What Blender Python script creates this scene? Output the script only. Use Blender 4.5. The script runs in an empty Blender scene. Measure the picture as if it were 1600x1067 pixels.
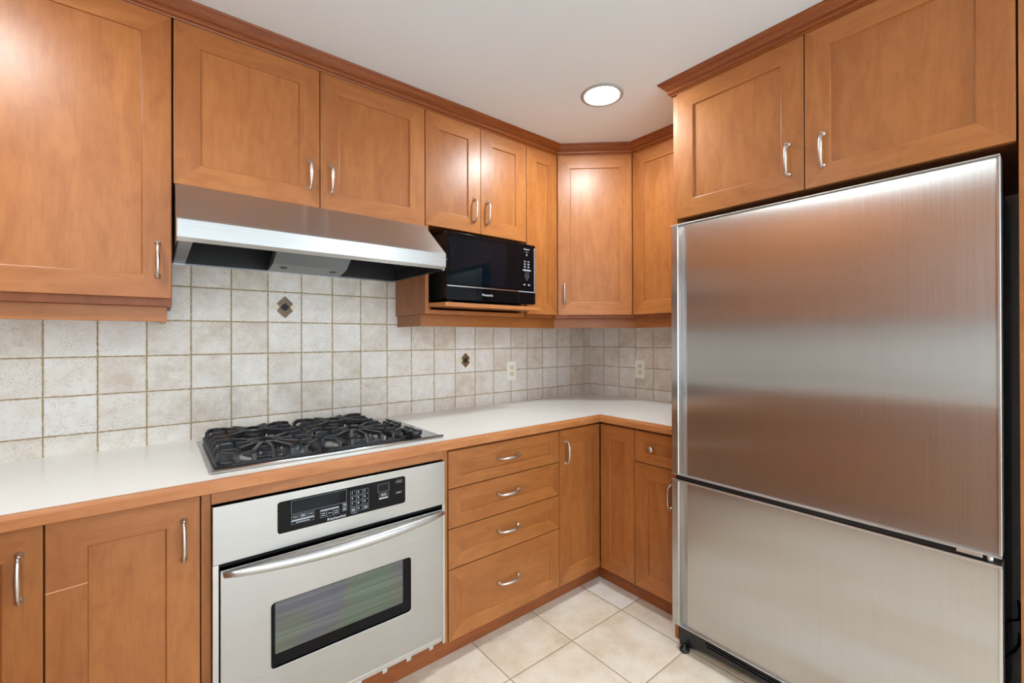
import bpy, bmesh, math, random
from mathutils import Vector, Matrix
random.seed(7)
SC = bpy.context.scene
COL = SC.collection
PI = math.pi

# ------------------------------------------------------------------ camera
yaw, pitch, roll = math.radians(39.1158), math.radians(0.1265), math.radians(-0.1528)
fw = Vector((math.sin(yaw) * math.cos(pitch), math.cos(yaw) * math.cos(pitch), math.sin(pitch)))
rt = Vector((math.cos(yaw), -math.sin(yaw), 0))
up = rt.cross(fw)
r2 = rt * math.cos(roll) + up * math.sin(roll)
u2 = up * math.cos(roll) - rt * math.sin(roll)
cd = bpy.data.cameras.new('camera')
cam = bpy.data.objects.new('camera', cd); COL.objects.link(cam)
M = Matrix((r2, u2, -fw)).transposed().to_4x4()
M.translation = Vector((-2.4486, -2.1650, 1.3096))
cam.matrix_world = M
cd.sensor_width = 36; cd.sensor_fit = 'HORIZONTAL'
cd.lens = 689.557 * 36 / 1600
cd.shift_x = -6.688 / 1600
cd.shift_y = -6.676 / 1600
cd.clip_start = 0.02
SC.camera = cam

# ------------------------------------------------------------------ world, light, exposure
SC.view_settings.view_transform = 'Standard'
SC.view_settings.look = 'None'
SC.view_settings.gamma = 1
SC.view_settings.use_curve_mapping = False
SC.view_settings.exposure = 1.02
W = bpy.data.worlds.new('daylight'); SC.world = W; W.use_nodes = True
W.node_tree.nodes['Background'].inputs[0].default_value = (0.82, 0.92, 1.0, 1)
W.node_tree.nodes['Background'].inputs[1].default_value = 1.65
CEIL = 2.42
LAMPS = [(-0.870, -0.850), (-2.93, -1.00), (-0.87, -3.0), (-2.93, -3.0), (-0.87, -4.6), (-2.93, -4.6)]  # last pair is unseen fill, added to brighten the ceiling
LAMP_STRENGTH = 150.0
# room extents
XL, YF = -3.50, -5.40
PAT = (-3.25, -0.35, 0.08, 2.15)        # opening in the front wall: x0, x1, z0, z1
pl = bpy.data.lights.new('daylight_opening', 'AREA'); pl.shape = 'RECTANGLE'
pl.size = PAT[1] - PAT[0]; pl.size_y = PAT[3] - PAT[2]
pl.cycles.is_portal = True
po = bpy.data.objects.new('daylight_opening', pl); COL.objects.link(po)
po.location = ((PAT[0] + PAT[1]) / 2, YF - 0.02, (PAT[2] + PAT[3]) / 2)
po.rotation_euler = (PI / 2, 0, 0)     # faces +Y, into the room
for sx_, rz_ in ((0.02, PI / 2), (XL - .02, -PI / 2)):  # portals for the added side openings, extra sky light
    pl = bpy.data.lights.new('daylight_opening', 'AREA'); pl.shape = 'RECTANGLE'; pl.size = 2.15; pl.size_y = 1.27; pl.cycles.is_portal = True
    po = bpy.data.objects.new('daylight_opening', pl); COL.objects.link(po)
    po.location = (sx_, -4.125, 1.485); po.rotation_euler = (PI / 2, 0, rz_)

# ------------------------------------------------------------------ materials
def lin(c):
    return tuple(((v / 255) / 12.92 if v / 255 <= .04045 else ((v / 255 + .055) / 1.055) ** 2.4) for v in c) + (1,)
def newmat(name):
    m = bpy.data.materials.new(name); m.use_nodes = True
    nt = m.node_tree; b = nt.nodes['Principled BSDF']
    return m, nt, b
def N(nt, t, **k):
    n = nt.nodes.new(t)
    for a, v in k.items(): setattr(n, a, v)
    return n
def math_(nt, op, a, b=None, c=None):
    n = N(nt, 'ShaderNodeMath', operation=op)
    for i, v in enumerate((a, b, c)):
        if v is None: continue
        if isinstance(v, (int, float)): n.inputs[i].default_value = v
        else: nt.links.new(v, n.inputs[i])
    return n.outputs[0]
def ramp(nt, fac, stops):
    n = N(nt, 'ShaderNodeValToRGB')
    el = n.color_ramp.elements
    while len(el) < len(stops): el.new(0.5)
    for e, (p, c) in zip(el, stops): e.position = p; e.color = c
    nt.links.new(fac, n.inputs[0]); return n.outputs[0]
def mixc(nt, fac, a, b, blend='MIX'):
    n = N(nt, 'ShaderNodeMix', data_type='RGBA', blend_type=blend)
    for s, v in ((n.inputs[0], fac), (n.inputs[6], a), (n.inputs[7], b)):
        if isinstance(v, (int, float)): s.default_value = v
        elif isinstance(v, tuple): s.default_value = v
        else: nt.links.new(v, s)
    return n.outputs[2]
def noise(nt, vec, scale, detail=4, rough=.55, dist=0):
    n = N(nt, 'ShaderNodeTexNoise')
    n.inputs['Scale'].default_value = scale; n.inputs['Detail'].default_value = detail
    n.inputs['Roughness'].default_value = rough; n.inputs['Distortion'].default_value = dist
    nt.links.new(vec, n.inputs['Vector']); return n.outputs['Fac']
def mapping(nt, vec, scale, loc=(0, 0, 0)):
    n = N(nt, 'ShaderNodeMapping'); n.inputs['Scale'].default_value = scale
    n.inputs['Location'].default_value = loc
    nt.links.new(vec, n.inputs['Vector']); return n.outputs[0]
def bump(nt, b, h, strength, dist=.001):
    n = N(nt, 'ShaderNodeBump'); n.inputs['Strength'].default_value = strength
    n.inputs['Distance'].default_value = dist
    nt.links.new(h, n.inputs['Height']); nt.links.new(n.outputs[0], b.inputs['Normal'])

def wood_mat(name, base, dark, light, rough=.36, coat=.14):
    m, nt, b = newmat(name)
    uv = N(nt, 'ShaderNodeTexCoord').outputs['UV']
    n1 = noise(nt, mapping(nt, uv, (3.0, 14.0, 1)), 1.6, 5, .6, .8)      # grain bands, long along u
    n2 = noise(nt, mapping(nt, uv, (9.0, 160.0, 1)), 1.0, 3, .6)         # fine pores
    n3 = noise(nt, mapping(nt, uv, (1.6, 2.4, 1)), 1.0, 2, .5, .3)       # slow blotches
    n4 = noise(nt, mapping(nt, uv, (6.0, 9.0, 1)), 2.0, 3, .5, 1.5)      # small figure
    c = ramp(nt, n1, [(.22, dark), (.52, base), (.82, light)])
    c = mixc(nt, math_(nt, 'MULTIPLY', math_(nt, 'SUBTRACT', n3, .42), 1.5), c, dark, 'MIX')
    k = ramp(nt, n2, [(.35, (.90, .88, .86, 1)), (.6, (1, 1, 1, 1))])
    c = mixc(nt, .6, c, k, 'MULTIPLY')
    k4 = ramp(nt, n4, [(.30, (.86, .82, .78, 1)), (.5, (1, 1, 1, 1))])
    c = mixc(nt, .55, c, k4, 'MULTIPLY')
    at = N(nt, 'ShaderNodeAttribute', attribute_name='tone')
    c = mixc(nt, 1.0, c, ramp(nt, at.outputs['Fac'], [(.0, (.86, .82, .78, 1)), (1.0, (1.10, 1.12, 1.13, 1))]), 'MULTIPLY')
    nt.links.new(c, b.inputs['Base Color'])
    b.inputs['Roughness'].default_value = rough
    b.inputs['Coat Weight'].default_value = coat; b.inputs['Specular IOR Level'].default_value = .38
    b.inputs['Coat Roughness'].default_value = .34
    bump(nt, b, n2, .04, .0005)
    return m
MAPLE = wood_mat('maple', lin((172, 108, 55)), lin((156, 92, 44)), lin((184, 120, 67)))
MAPLE_EDGE = wood_mat('maple_edging', lin((192, 126, 76)), lin((168, 102, 54)), lin((206, 144, 94)))
CARC = wood_mat('maple_carcass', lin((156, 88, 46)), lin((132, 70, 34)), lin((168, 102, 58)), .45, .1)
CROWNM = wood_mat('maple_crown', lin((146, 78, 34)), lin((124, 62, 24)), lin((160, 92, 44)), .33, .2)

def plain(name, col, rough=.5, metal=0, **k):
    m, nt, b = newmat(name)
    b.inputs['Base Color'].default_value = col if len(col) == 4 else lin(col)
    b.inputs['Roughness'].default_value = rough; b.inputs['Metallic'].default_value = metal
    for a, v in k.items(): b.inputs[a.replace('_', ' ')].default_value = v
    return m
def steel_mat(name, col, rough, aniso, tangent, grain, streak=.06):
    m, nt, b = newmat(name)
    oc = N(nt, 'ShaderNodeTexCoord').outputs['Object']
    n = noise(nt, mapping(nt, oc, grain), 1.0, 3, .6)
    lo = tuple(v * (1 - streak) for v in col[:3]) + (1,)
    hi = tuple(min(1, v * (1 + streak)) for v in col[:3]) + (1,)
    nt.links.new(ramp(nt, n, [(.3, lo), (.7, hi)]), b.inputs['Base Color'])
    b.inputs['Metallic'].default_value = 1
    rr = N(nt, 'ShaderNodeMapRange'); nt.links.new(n, rr.inputs[0])
    rr.inputs[3].default_value = rough * .85; rr.inputs[4].default_value = rough * 1.15
    nt.links.new(rr.outputs[0], b.inputs['Roughness'])
    b.inputs['Anisotropic'].default_value = aniso
    t = N(nt, 'ShaderNodeCombineXYZ')
    for i, v in enumerate(tangent): t.inputs[i].default_value = v
    nt.links.new(t.outputs[0], b.inputs['Tangent'])
    return m
STEEL_FR = steel_mat('fridge_steel', (.51, .50, .49, 1), .22, 1.0, (0, 1, 0), (30, 420, 2.5), .035)
STEEL_OV = steel_mat('oven_steel', (.46, .448, .435, 1), .26, .9, (0, 0, 1), (2.5, 30, 420), .03)
STEEL_HOOD = steel_mat('hood_steel', (.54, .54, .535, 1), .30, .8, (0, 0, 1), (2.5, 420, 420), .05)
STEEL_TRIM = plain('steel_trim', (.62, .62, .62, 1), .26, 1)
SATIN = plain('satin_steel', (.60, .60, .60, 1), .36, 1)
NICKEL = plain('brushed_nickel', (.66, .63, .60, 1), .30, 1)
COOK = steel_mat('cooktop_steel', (.46, .48, .51, 1), .14, .1, (1, 0, 0), (2.5, 420, 30), .04)
IRON = plain('cast_iron', (.017, .018, .021, 1), .42)
IRON.node_tree.nodes['Principled BSDF'].inputs['Specular IOR Level'].default_value = .6
def rusty():
    nt = IRON.node_tree; b = nt.nodes['Principled BSDF']
    oc = N(nt, 'ShaderNodeTexCoord').outputs['Object']
    n = noise(nt, oc, 14, 4, .6)
    nt.links.new(ramp(nt, n, [(.50, (.016, .018, .022, 1)), (.70, (.060, .036, .024, 1))]), b.inputs['Base Color'])
    bump(nt, b, noise(nt, oc, 260, 2, .6), .25, .0006)
rusty()
BLACKGL = plain('black_glass', (.004, .004, .005, 1), .06, Specular_IOR_Level=.16)
BLACKPL = plain('black_plastic', (.012, .012, .014, 1), .30)
BURN = plain('burner_metal', (.10, .105, .115, 1), .45, .7)
KNOBM = plain('knob_black', (.012, .014, .018, 1), .25)
DARKCAV = plain('hood_cavity', (.045, .045, .045, 1), .4, .6)
GREYPAINT = plain('hood_grey', (.22, .23, .24, 1), .4, .3)
WHITEMK = plain('printed_white', (.75, .78, .82, 1), .5)
GREYMK = plain('printed_grey', (.30, .34, .40, 1), .5)
BUTTON = plain('button_face', (.03, .04, .05, 1), .2)
LCD = plain('dark_display', (.003, .006, .010, 1), .05, Specular_IOR_Level=.24)
CASE_REFL = plain('fridge_case_window_blue', (.14, .29, .43, 1), .38)  # dark case; blue reflection of the window is put into its base colour
PAINT = plain('ceiling_paint', lin((228, 236, 242)), .75)
WALLP = plain('wall_paint', lin((232, 232, 230)), .7)
RING = plain('light_trim_grey', lin((176, 176, 174)), .4)
IVORY = plain('ivory_plastic', lin((248, 246, 238)), .35)
IVORY2 = plain('ivory_socket', lin((232, 222, 188)), .35)
SLOT = plain('slot_dark', (.01, .008, .006, 1), .6)
CABLE = plain('cable_black', (.005, .005, .006, 1), .4)
def counter_mat():
    m, nt, b = newmat('solid_surface')
    oc = N(nt, 'ShaderNodeTexCoord').outputs['Object']
    n = noise(nt, oc, 900, 2, .5)
    nt.links.new(ramp(nt, n, [(.3, lin((232, 229, 222))), (.7, lin((240, 238, 232)))]), b.inputs['Base Color'])
    b.inputs['Roughness'].default_value = .17
    return m
COUNTER = counter_mat()
SEAM = plain('seam_line', lin((170, 160, 148)), .5)

def sep(nt, oc):
    s = N(nt, 'ShaderNodeSeparateXYZ'); nt.links.new(oc, s.inputs[0]); return s.outputs
def tile_mat(name, ax, ay, pitch, ox, oy, gw, cols, grout, speck, seed=0, rough=.42, wob=.0030, edge=1.0):
    """square tiles laid on two object axes; grout recessed with ragged edges"""
    m, nt, b = newmat(name)
    oc = N(nt, 'ShaderNodeTexCoord').outputs['Object']
    s = sep(nt, oc)
    wn = math_(nt, 'MULTIPLY', math_(nt, 'SUBTRACT', noise(nt, oc, 70, 3, .7), .5), wob * 2.2)
    def cell(v, o):
        q = math_(nt, 'DIVIDE', math_(nt, 'SUBTRACT', v, o), pitch)
        fl = math_(nt, 'FLOOR', q); fr = math_(nt, 'SUBTRACT', q, fl)
        d = math_(nt, 'MULTIPLY', math_(nt, 'MINIMUM', fr, math_(nt, 'SUBTRACT', 1.0, fr)), pitch)
        return fl, d
    f1, d1 = cell(s[ax], ox); f2, d2 = cell(s[ay], oy)
    d = math_(nt, 'ADD', math_(nt, 'MINIMUM', d1, d2), wn)
    mk = N(nt, 'ShaderNodeMapRange'); nt.links.new(d, mk.inputs[0])
    mk.inputs[1].default_value = gw * .5 - .0006; mk.inputs[2].default_value = gw * .5 + .0008
    mask = mk.outputs[0]
    cb = N(nt, 'ShaderNodeCombineXYZ'); nt.links.new(f1, cb.inputs[0]); nt.links.new(f2, cb.inputs[1]); cb.inputs[2].default_value = seed
    wn2 = N(nt, 'ShaderNodeTexWhiteNoise'); nt.links.new(cb.outputs[0], wn2.inputs[0])
    vo = N(nt, 'ShaderNodeVectorMath', operation='SCALE'); nt.links.new(wn2.outputs['Color'], vo.inputs[0]); vo.inputs['Scale'].default_value = 7
    va = N(nt, 'ShaderNodeVectorMath', operation='ADD'); nt.links.new(oc, va.inputs[0]); nt.links.new(vo.outputs[0], va.inputs[1])
    cl = noise(nt, va.outputs[0], 1.5 / pitch, 9, .70)
    cl = math_(nt, 'ADD', math_(nt, 'MULTIPLY', cl, .8), math_(nt, 'MULTIPLY', wn2.outputs['Value'], .2))
    c = ramp(nt, cl, [(.30, cols[0]), (.48, cols[1]), (.66, cols[2])])
    sp = noise(nt, va.outputs[0], 260, 3, .8)
    area = noise(nt, va.outputs[0], 22, 2, .5)
    sm = math_(nt, 'MULTIPLY', math_(nt, 'GREATER_THAN', sp, .575), math_(nt, 'MULTIPLY', math_(nt, 'GREATER_THAN', area, .47), .5))
    c = mixc(nt, sm, c, speck)
    c = mixc(nt, mask, grout, c)
    nt.links.new(c, b.inputs['Base Color'])
    rg = N(nt, 'ShaderNodeMapRange'); nt.links.new(mask, rg.inputs[0]); rg.inputs[3].default_value = .85; rg.inputs[4].default_value = rough
    nt.links.new(rg.outputs[0], b.inputs['Roughness'])
    bh = N(nt, 'ShaderNodeMapRange'); nt.links.new(d, bh.inputs[0]); bh.inputs[1].default_value = gw * .4; bh.inputs[2].default_value = gw * .5 + .004 * edge
    bh.interpolation_type = 'SMOOTHSTEP'
    h = math_(nt, 'ADD', bh.outputs[0], math_(nt, 'MULTIPLY', noise(nt, va.outputs[0], 60, 4, .65), .35))
    bump(nt, b, h, .55, .0018)
    return m
T = .1345
TILE_B = tile_mat('backsplash_tile', 0, 2, T, -.05897, 1.38179, .0044,
                  (lin((214, 200, 184)), lin((234, 227, 218)), lin((241, 238, 234))), lin((170, 147, 110)), lin((160, 142, 116)))
TILE_R = tile_mat('backsplash_tile_side', 1, 2, T, -.13189, 1.38179, .0040,
                  (lin((214, 200, 184)), lin((234, 227, 218)), lin((241, 238, 234))), lin((166, 146, 116)), lin((160, 142, 116)), 3)
TILE_F = tile_mat('floor_tile', 0, 1, .3415, -.7145, -.8300, .0052,
                  (lin((210, 188, 160)), lin((234, 222, 204)), lin((244, 238, 230))), lin((178, 158, 134)), lin((204, 184, 158)), 5, .38, .0010)
HARDW = wood_mat('hardwood', lin((112, 70, 44)), lin((88, 52, 32)), lin((128, 84, 54)), .3, .2)
LENS, _nt, _b = newmat('lamp_lens')
_b.inputs['Emission Color'].default_value = (.86, .965, 1.0, 1); _b.inputs['Emission Strength'].default_value = LAMP_STRENGTH
def ovglass():
    m, nt, b = newmat('oven_window_glass')
    oc = N(nt, 'ShaderNodeTexCoord').outputs['Object']
    n = noise(nt, mapping(nt, oc, (2, 1, 150)), 1.0, 3, .6)
    l = noise(nt, mapping(nt, oc, (5, 1, 4)), 1.0, 1, .5)
    hue = ramp(nt, l, [(.36, (.055, .105, .070, 1)), (.5, (.085, .090, .065, 1)), (.62, (.075, .065, .105, 1))])
    c = mixc(nt, ramp(nt, n, [(.42, (0, 0, 0, 1)), (.68, (1, 1, 1, 1))]), hue, mixc(nt, .5, hue, (.17, .22, .17, 1)))
    nt.links.new(c, b.inputs['Base Color'])
    b.inputs['Roughness'].default_value = .05; b.inputs['Specular IOR Level'].default_value = .8
    return m
OVGLASS = ovglass()

# ------------------------------------------------------------------ mesh builder
class MB:
    def __init__(s):
        s.v = []; s.f = []; s.uv = []; s.mi = []; s.sm = []; s.mats = []; s.tn = []
    def m(s, mat):
        if mat not in s.mats: s.mats.append(mat)
        return s.mats.index(mat)
    def face(s, pts, mat, grain=None, off=None, smooth=False, tone=.5):
        i0 = len(s.v); pts = [Vector(p) for p in pts]
        s.v += pts; s.f.append(list(range(i0, i0 + len(pts))))
        n = Vector((0, 0, 0))
        for i in range(len(pts)):
            a, b = pts[i], pts[(i + 1) % len(pts)]
            n += a.cross(b)
        n = n.normalized() if n.length else Vector((0, 0, 1))
        g = Vector(grain) if grain else Vector((0, 0, 1))
        g = g - n * g.dot(n)
        if g.length < .2: g = n.orthogonal()
        g.normalize(); t = n.cross(g)
        o = off if off else (0, 0)
        s.uv += [(p.dot(g) + o[0], p.dot(t) + o[1]) for p in pts]
        s.mi.append(s.m(mat)); s.sm.append(smooth); s.tn.append(tone)
    def box(s, x0, x1, y0, y1, z0, z1, mat, grain=(1, 0, 0), off=None):
        if x0 > x1: x0, x1 = x1, x0
        if y0 > y1: y0, y1 = y1, y0
        if z0 > z1: z0, z1 = z1, z0
        off = off or (random.uniform(0, 40), random.uniform(0, 40))
        P = [(x, y, z) for z in (z0, z1) for y in (y0, y1) for x in (x0, x1)]
        for q in ((0, 2, 3, 1), (4, 5, 7, 6), (0, 1, 5, 4), (2, 6, 7, 3), (0, 4, 6, 2), (1, 3, 7, 5)):
            s.face([P[i] for i in q], mat, grain, off)
        return s
    def prism(s, poly, axis, a0, a1, mat, grain=(1, 0, 0), off=None, smooth=False):
        """extrude a 2-D polygon (the two other axes in xyz order) along axis"""
        off = off or (random.uniform(0, 40), random.uniform(0, 40))
        def P(p, a):
            l = list(p); l.insert(axis, a); return tuple(l)
        ar = sum(poly[i][0] * poly[(i + 1) % len(poly)][1] - poly[(i + 1) % len(poly)][0] * poly[i][1] for i in range(len(poly)))
        if (ar < 0) != (axis == 1): poly = poly[::-1]
        if a0 > a1: a0, a1 = a1, a0
        s.face([P(p, a0) for p in poly[::-1]], mat, grain, off)
        s.face([P(p, a1) for p in poly], mat, grain, off)
        n = len(poly)
        for i in range(n):
            a, b = poly[i], poly[(i + 1) % n]
            s.face([P(a, a0), P(b, a0), P(b, a1), P(a, a1)], mat, grain, off, smooth)
        return s
    def sweep(s, path, prof, mat, closed_ends=True):
        """profile (o = outwards to the right of travel, z) swept along a plan path with mitres"""
        n = len(path); rings = []
        for i, p in enumerate(path):
            p = Vector(p)
            d0 = (p - Vector(path[i - 1])).normalized() if i else None
            d1 = (Vector(path[i + 1]) - p).normalized() if i < n - 1 else None
            if d0 is None: d0 = d1
            if d1 is None: d1 = d0
            n0 = Vector((d0.y, -d0.x)); n1 = Vector((d1.y, -d1.x))
            mit = (n0 + n1).normalized(); k = 1 / max(.3, mit.dot(n0))
            rings.append([(p.x + mit.x * k * o, p.y + mit.y * k * o, z) for o, z in prof])
        for i in range(n - 1):
            d = Vector(path[i + 1]) - Vector(path[i]); off = (random.uniform(0, 40), random.uniform(0, 40))
            for j in range(len(prof)):
                k = (j + 1) % len(prof)
                s.face([rings[i][j], rings[i][k], rings[i + 1][k], rings[i + 1][j]], mat, (d.x, d.y, 0), off)
        if closed_ends:
            s.face(rings[0][::-1], mat); s.face(rings[-1], mat)
        return s
    def tube(s, pts, rad, mat, seg=10, cap=True):
        pts = [Vector(p) for p in pts]
        rs = rad if isinstance(rad, (list, tuple)) else [rad] * len(pts)
        rings = []; ref = None
        for i, p in enumerate(pts):
            d = (pts[min(i + 1, len(pts) - 1)] - pts[max(i - 1, 0)]).normalized()
            if ref is None: ref = d.orthogonal().normalized()
            ref = (ref - d * ref.dot(d)).normalized(); b = d.cross(ref)
            rings.append([p + (ref * math.cos(2 * PI * k / seg) + b * math.sin(2 * PI * k / seg)) * rs[i] for k in range(seg)])
        for i in range(len(pts) - 1):
            for k in range(seg):
                l = (k + 1) % seg
                s.face([rings[i][k], rings[i][l], rings[i + 1][l], rings[i + 1][k]], mat, smooth=True)
        if cap: s.face(rings[0][::-1], mat); s.face(rings[-1], mat)
        return s
    def lathe(s, prof, mat, c=(0, 0, 0), axis=(0, 0, 1), seg=28, smooth=True):
        """profile of (radius, height) turned about axis through c"""
        a = Vector(axis).normalized(); e = a.orthogonal().normalized(); f = a.cross(e); c = Vector(c)
        R = [[c + a * h + (e * math.cos(2 * PI * k / seg) + f * math.sin(2 * PI * k / seg)) * r for k in range(seg)] for r, h in prof]
        for i in range(len(prof) - 1):
            for k in range(seg):
                l = (k + 1) % seg
                q = [R[i][k], R[i][l], R[i + 1][l], R[i + 1][k]]
                if prof[i][0] < 1e-6: q = [R[i][0], R[i + 1][l], R[i + 1][k]]
                elif prof[i + 1][0] < 1e-6: q = [R[i][k], R[i][l], R[i + 1][0]]
                s.face(q, mat, smooth=smooth)
        if prof[0][0] > 1e-6: s.face(R[0][::-1], mat)
        if prof[-1][0] > 1e-6: s.face(R[-1], mat)
        return s
    def build(s, name, parent=None, bevel=0, loc=None, merge=True, seg=2):
        me = bpy.data.meshes.new(name)
        me.from_pydata([tuple(v) for v in s.v], [], s.f)
        uvl = me.uv_layers.new(name='UVMap')
        for i, uv in enumerate(s.uv): uvl.data[i].uv = uv
        ta = me.attributes.new('tone', 'FLOAT', 'FACE')
        for i, tv in enumerate(s.tn): ta.data[i].value = tv
        for mt in s.mats: me.materials.append(mt)
        for p, mi, sm in zip(me.polygons, s.mi, s.sm): p.material_index = mi; p.use_smooth = sm
        if merge:
            bm = bmesh.new(); bm.from_mesh(me)
            bmesh.ops.remove_doubles(bm, verts=bm.verts, dist=1e-5)
            bmesh.ops.recalc_face_normals(bm, faces=bm.faces)
            bm.to_mesh(me); bm.free()
        o = bpy.data.objects.new(name, me); COL.objects.link(o)
        if parent: o.parent = parent
        if loc: o.location = loc
        if bevel:
            b = o.modifiers.new('bevel', 'BEVEL'); b.width = bevel; b.segments = seg; b.limit_method = 'ANGLE'
            b.angle_limit = math.radians(40); b.use_clamp_overlap = True
        return o

def thing(name, label, cat, loc=(0, 0, 0), rot=0, group=None):
    o = bpy.data.objects.new(name, None); COL.objects.link(o); o.empty_display_size = .1
    o.location = loc; o.rotation_euler = (0, 0, rot); return tag(o, label, cat, group)
def tag(o, label, cat, group=None):
    o['label'] = label; o['category'] = cat
    if group: o['group'] = group
    return o
def struct(o, label=None):
    o['kind'] = 'structure'
    if label: o['label'] = label
    return o
def text(name, body, parent, loc, size, mat, rot=(PI / 2, 0, 0), align='CENTER', sx=1.0, space=1.0):
    c = bpy.data.curves.new(name, 'FONT'); c.body = body; c.size = size
    c.align_x = align; c.align_y = 'CENTER'; c.extrude = .0002; c.space_line = space
    tmp = bpy.data.objects.new(name, c); COL.objects.link(tmp); bpy.context.view_layer.update()
    me = bpy.data.meshes.new_from_object(tmp.evaluated_get(bpy.context.evaluated_depsgraph_get()))
    bpy.data.objects.remove(tmp); bpy.data.curves.remove(c); me.materials.clear(); me.materials.append(mat); me.name = name
    o = bpy.data.objects.new(name, me); COL.objects.link(o); o.parent = parent
    o.location = loc; o.rotation_euler = rot; o.scale = (sx, 1, 1); return o

# ------------------------------------------------------------------ the room
r = MB(); r.box(XL - .1, .1, YF - .1, .1, -.06, 0, TILE_F); o = struct(r.build('floor'), 'cream stone-look floor tiles with tan grout')
r = MB(); r.box(XL - .1, .1, YF - .1, .1, CEIL, CEIL + .08, PAINT); struct(r.build('ceiling'), 'plain pale grey painted ceiling')
r = MB(); r.box(XL - .1, .1, .008, .1, 0, CEIL, WALLP); struct(r.build('wall_back'))
SIDE = (-5.20, -3.05, .85, 2.12)      # opening y0, y1, z0, z1 in both side walls, added to brighten the ceiling
def side_wall(x0, x1, name):
    r = MB(); y0, y1, z0, z1 = SIDE
    r.box(x0, x1, y1, .1, 0, CEIL, WALLP); r.box(x0, x1, YF, y0, 0, CEIL, WALLP)
    r.box(x0, x1, y0, y1, 0, z0, WALLP); r.box(x0, x1, y0, y1, z1, CEIL, WALLP)
    struct(r.build(name))
side_wall(.008, .1, 'wall_right'); side_wall(XL - .1, XL - .008, 'wall_left')
for nm, x0 in (('added_window_right', .03), ('added_window_left', XL - .07)):  # frames of the unseen side openings added for more light
    r = MB(); y0, y1, z0, z1 = SIDE
    for y in (y0, (y0 + y1) / 2 - .025, y1 - .05): r.box(x0, x0 + .04, y, y + .05, z0, z1, PAINT)
    r.box(x0, x0 + .04, y0 + .05, y1 - .05, z0, z0 + .05, PAINT); r.box(x0, x0 + .04, y0 + .05, y1 - .05, z1 - .05, z1, PAINT)
    struct(r.build(nm))
r = MB()
r.box(XL - .1, PAT[0], YF - .1, YF, 0, CEIL, WALLP); r.box(PAT[1], .1, YF - .1, YF, 0, CEIL, WALLP)
r.box(PAT[0], PAT[1], YF - .1, YF, 0, PAT[2], WALLP); r.box(PAT[0], PAT[1], YF - .1, YF, PAT[3], CEIL, WALLP)
struct(r.build('wall_front'))
r = MB()
for x in (PAT[0], -2.30, -1.32, PAT[1] - .05): r.box(x, x + .05, YF - .08, YF - .02, PAT[2], PAT[3], PAINT)
r.box(PAT[0], PAT[1], YF - .08, YF - .02, PAT[2], PAT[2] + .05, PAINT); r.box(PAT[0], PAT[1], YF - .08, YF - .02, PAT[3] - .05, PAT[3], PAINT)
struct(r.build('window_1'))
# backsplash slabs
r = MB(); r.box(XL, 0, 0, .008, .905, 1.84, TILE_B); struct(r.build('wall_back_tiling'), 'square off-white stone tiles with tan grout behind the cooktop')
r = MB(); r.box(0, .008, -1.10, 0, .905, 1.46, TILE_R); struct(r.build('wall_right_tiling'), 'square stone tiles on the short wall beside the fridge')
r = MB(); r.box(XL - .008, XL, -2.6, 0, .905, 1.46, TILE_R); struct(r.build('wall_left_tiling'))

# diamond accent tiles
STRIP = wood_mat('accent_stone', lin((132, 104, 78)), lin((112, 84, 60)), lin((150, 126, 98)), .3, 0)
def accent(x, z, w, label):
    t = thing('diamond_accent_tile', label, 'accent tile', (x, 0, z))
    def ring(a, b, y, col, quad):
        pass
    h = w / 2; q = h * .40
    m = MB(); m.prism([(0, q), (q, 0), (0, -q), (-q, 0)], 1, -.0035, -.0005, SLOT); m.build('center_stone', t, .0004)
    k = .67; g = .0012
    a = Vector((0, h)); b = Vector((h, 0)); ai = Vector((0, q + g)); bi = Vector((q + g, 0))
    for sx, sz in ((1, 1), (1, -1), (-1, 1), (-1, -1)):
        pa, pb = a, a.lerp(b, k); qa, qb = ai, ai.lerp(bi, .98)
        pts = [(pa.x + .0006, pa.y), (pb.x, pb.y), (qb.x, qb.y + .0003), (qa.x + .0006, qa.y)]
        m = MB(); m.prism([(p[0] * sx, p[1] * sz) for p in pts], 1, -.003, -.0005, STRIP, (sx, 0, -sz)); m.build('stone_strip', t)
    pb = a.lerp(b, k)
    for sx in (1, -1):
        m = MB(); m.prism([((pb.x + .001) * sx, pb.y), (h * sx, 0), ((pb.x + .001) * sx, -pb.y), ((q + g * 1.4) * sx, 0)], 1, -.003, -.0005, IVORY2)
        o = m.build('ivory_corner', t); o['label'] = 'ivory corner square'
accent(-2.010, 1.4495, .097, 'large diamond inlay of brown stone with black centre below the range hood')
accent(-1.0675, 1.1825, .085, 'small diamond inlay of brown stone with black centre below the microwave')

# ------------------------------------------------------------------ cabinet fronts
HM = MB()     # bow pull, along z, feet on y = 0
L = .0535
path = [(0, 0, -L), (0, -.010, -L), (0, -.017, -L + .004), (0, -.0225, -L + .013), (0, -.0255, -L + .026), (0, -.027, 0),
        (0, -.0255, L - .026), (0, -.0225, L - .013), (0, -.017, L - .004), (0, -.010, L), (0, 0, L)]
HM.tube(path, [.0042, .0038, .0042, .0046, .0054, .0062, .0054, .0046, .0042, .0038, .0042], NICKEL, 12)
for sgn in (-1, 1):
    HM.lathe([(.0088, 0), (.0088, .0022), (.0062, .0045), (.0044, .0075), (.0052, .011), (.0046, .0145), (0, .0165)], NICKEL, (0, 0, sgn * L), (0, -1, 0), 16)
_h = HM.build('handle_source'); HANDLE = _h.data; HANDLE.name = 'handle'
bpy.data.objects.remove(_h)
def handle(parent, x, y, z, horiz=False, label=None):
    o = bpy.data.objects.new('handle', HANDLE); COL.objects.link(o); o.parent = parent; o.location = (x, y, z)
    if horiz: o.rotation_euler = (0, PI / 2, 0)
    o['label'] = 'brushed nickel bow handle'
    return o
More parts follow.
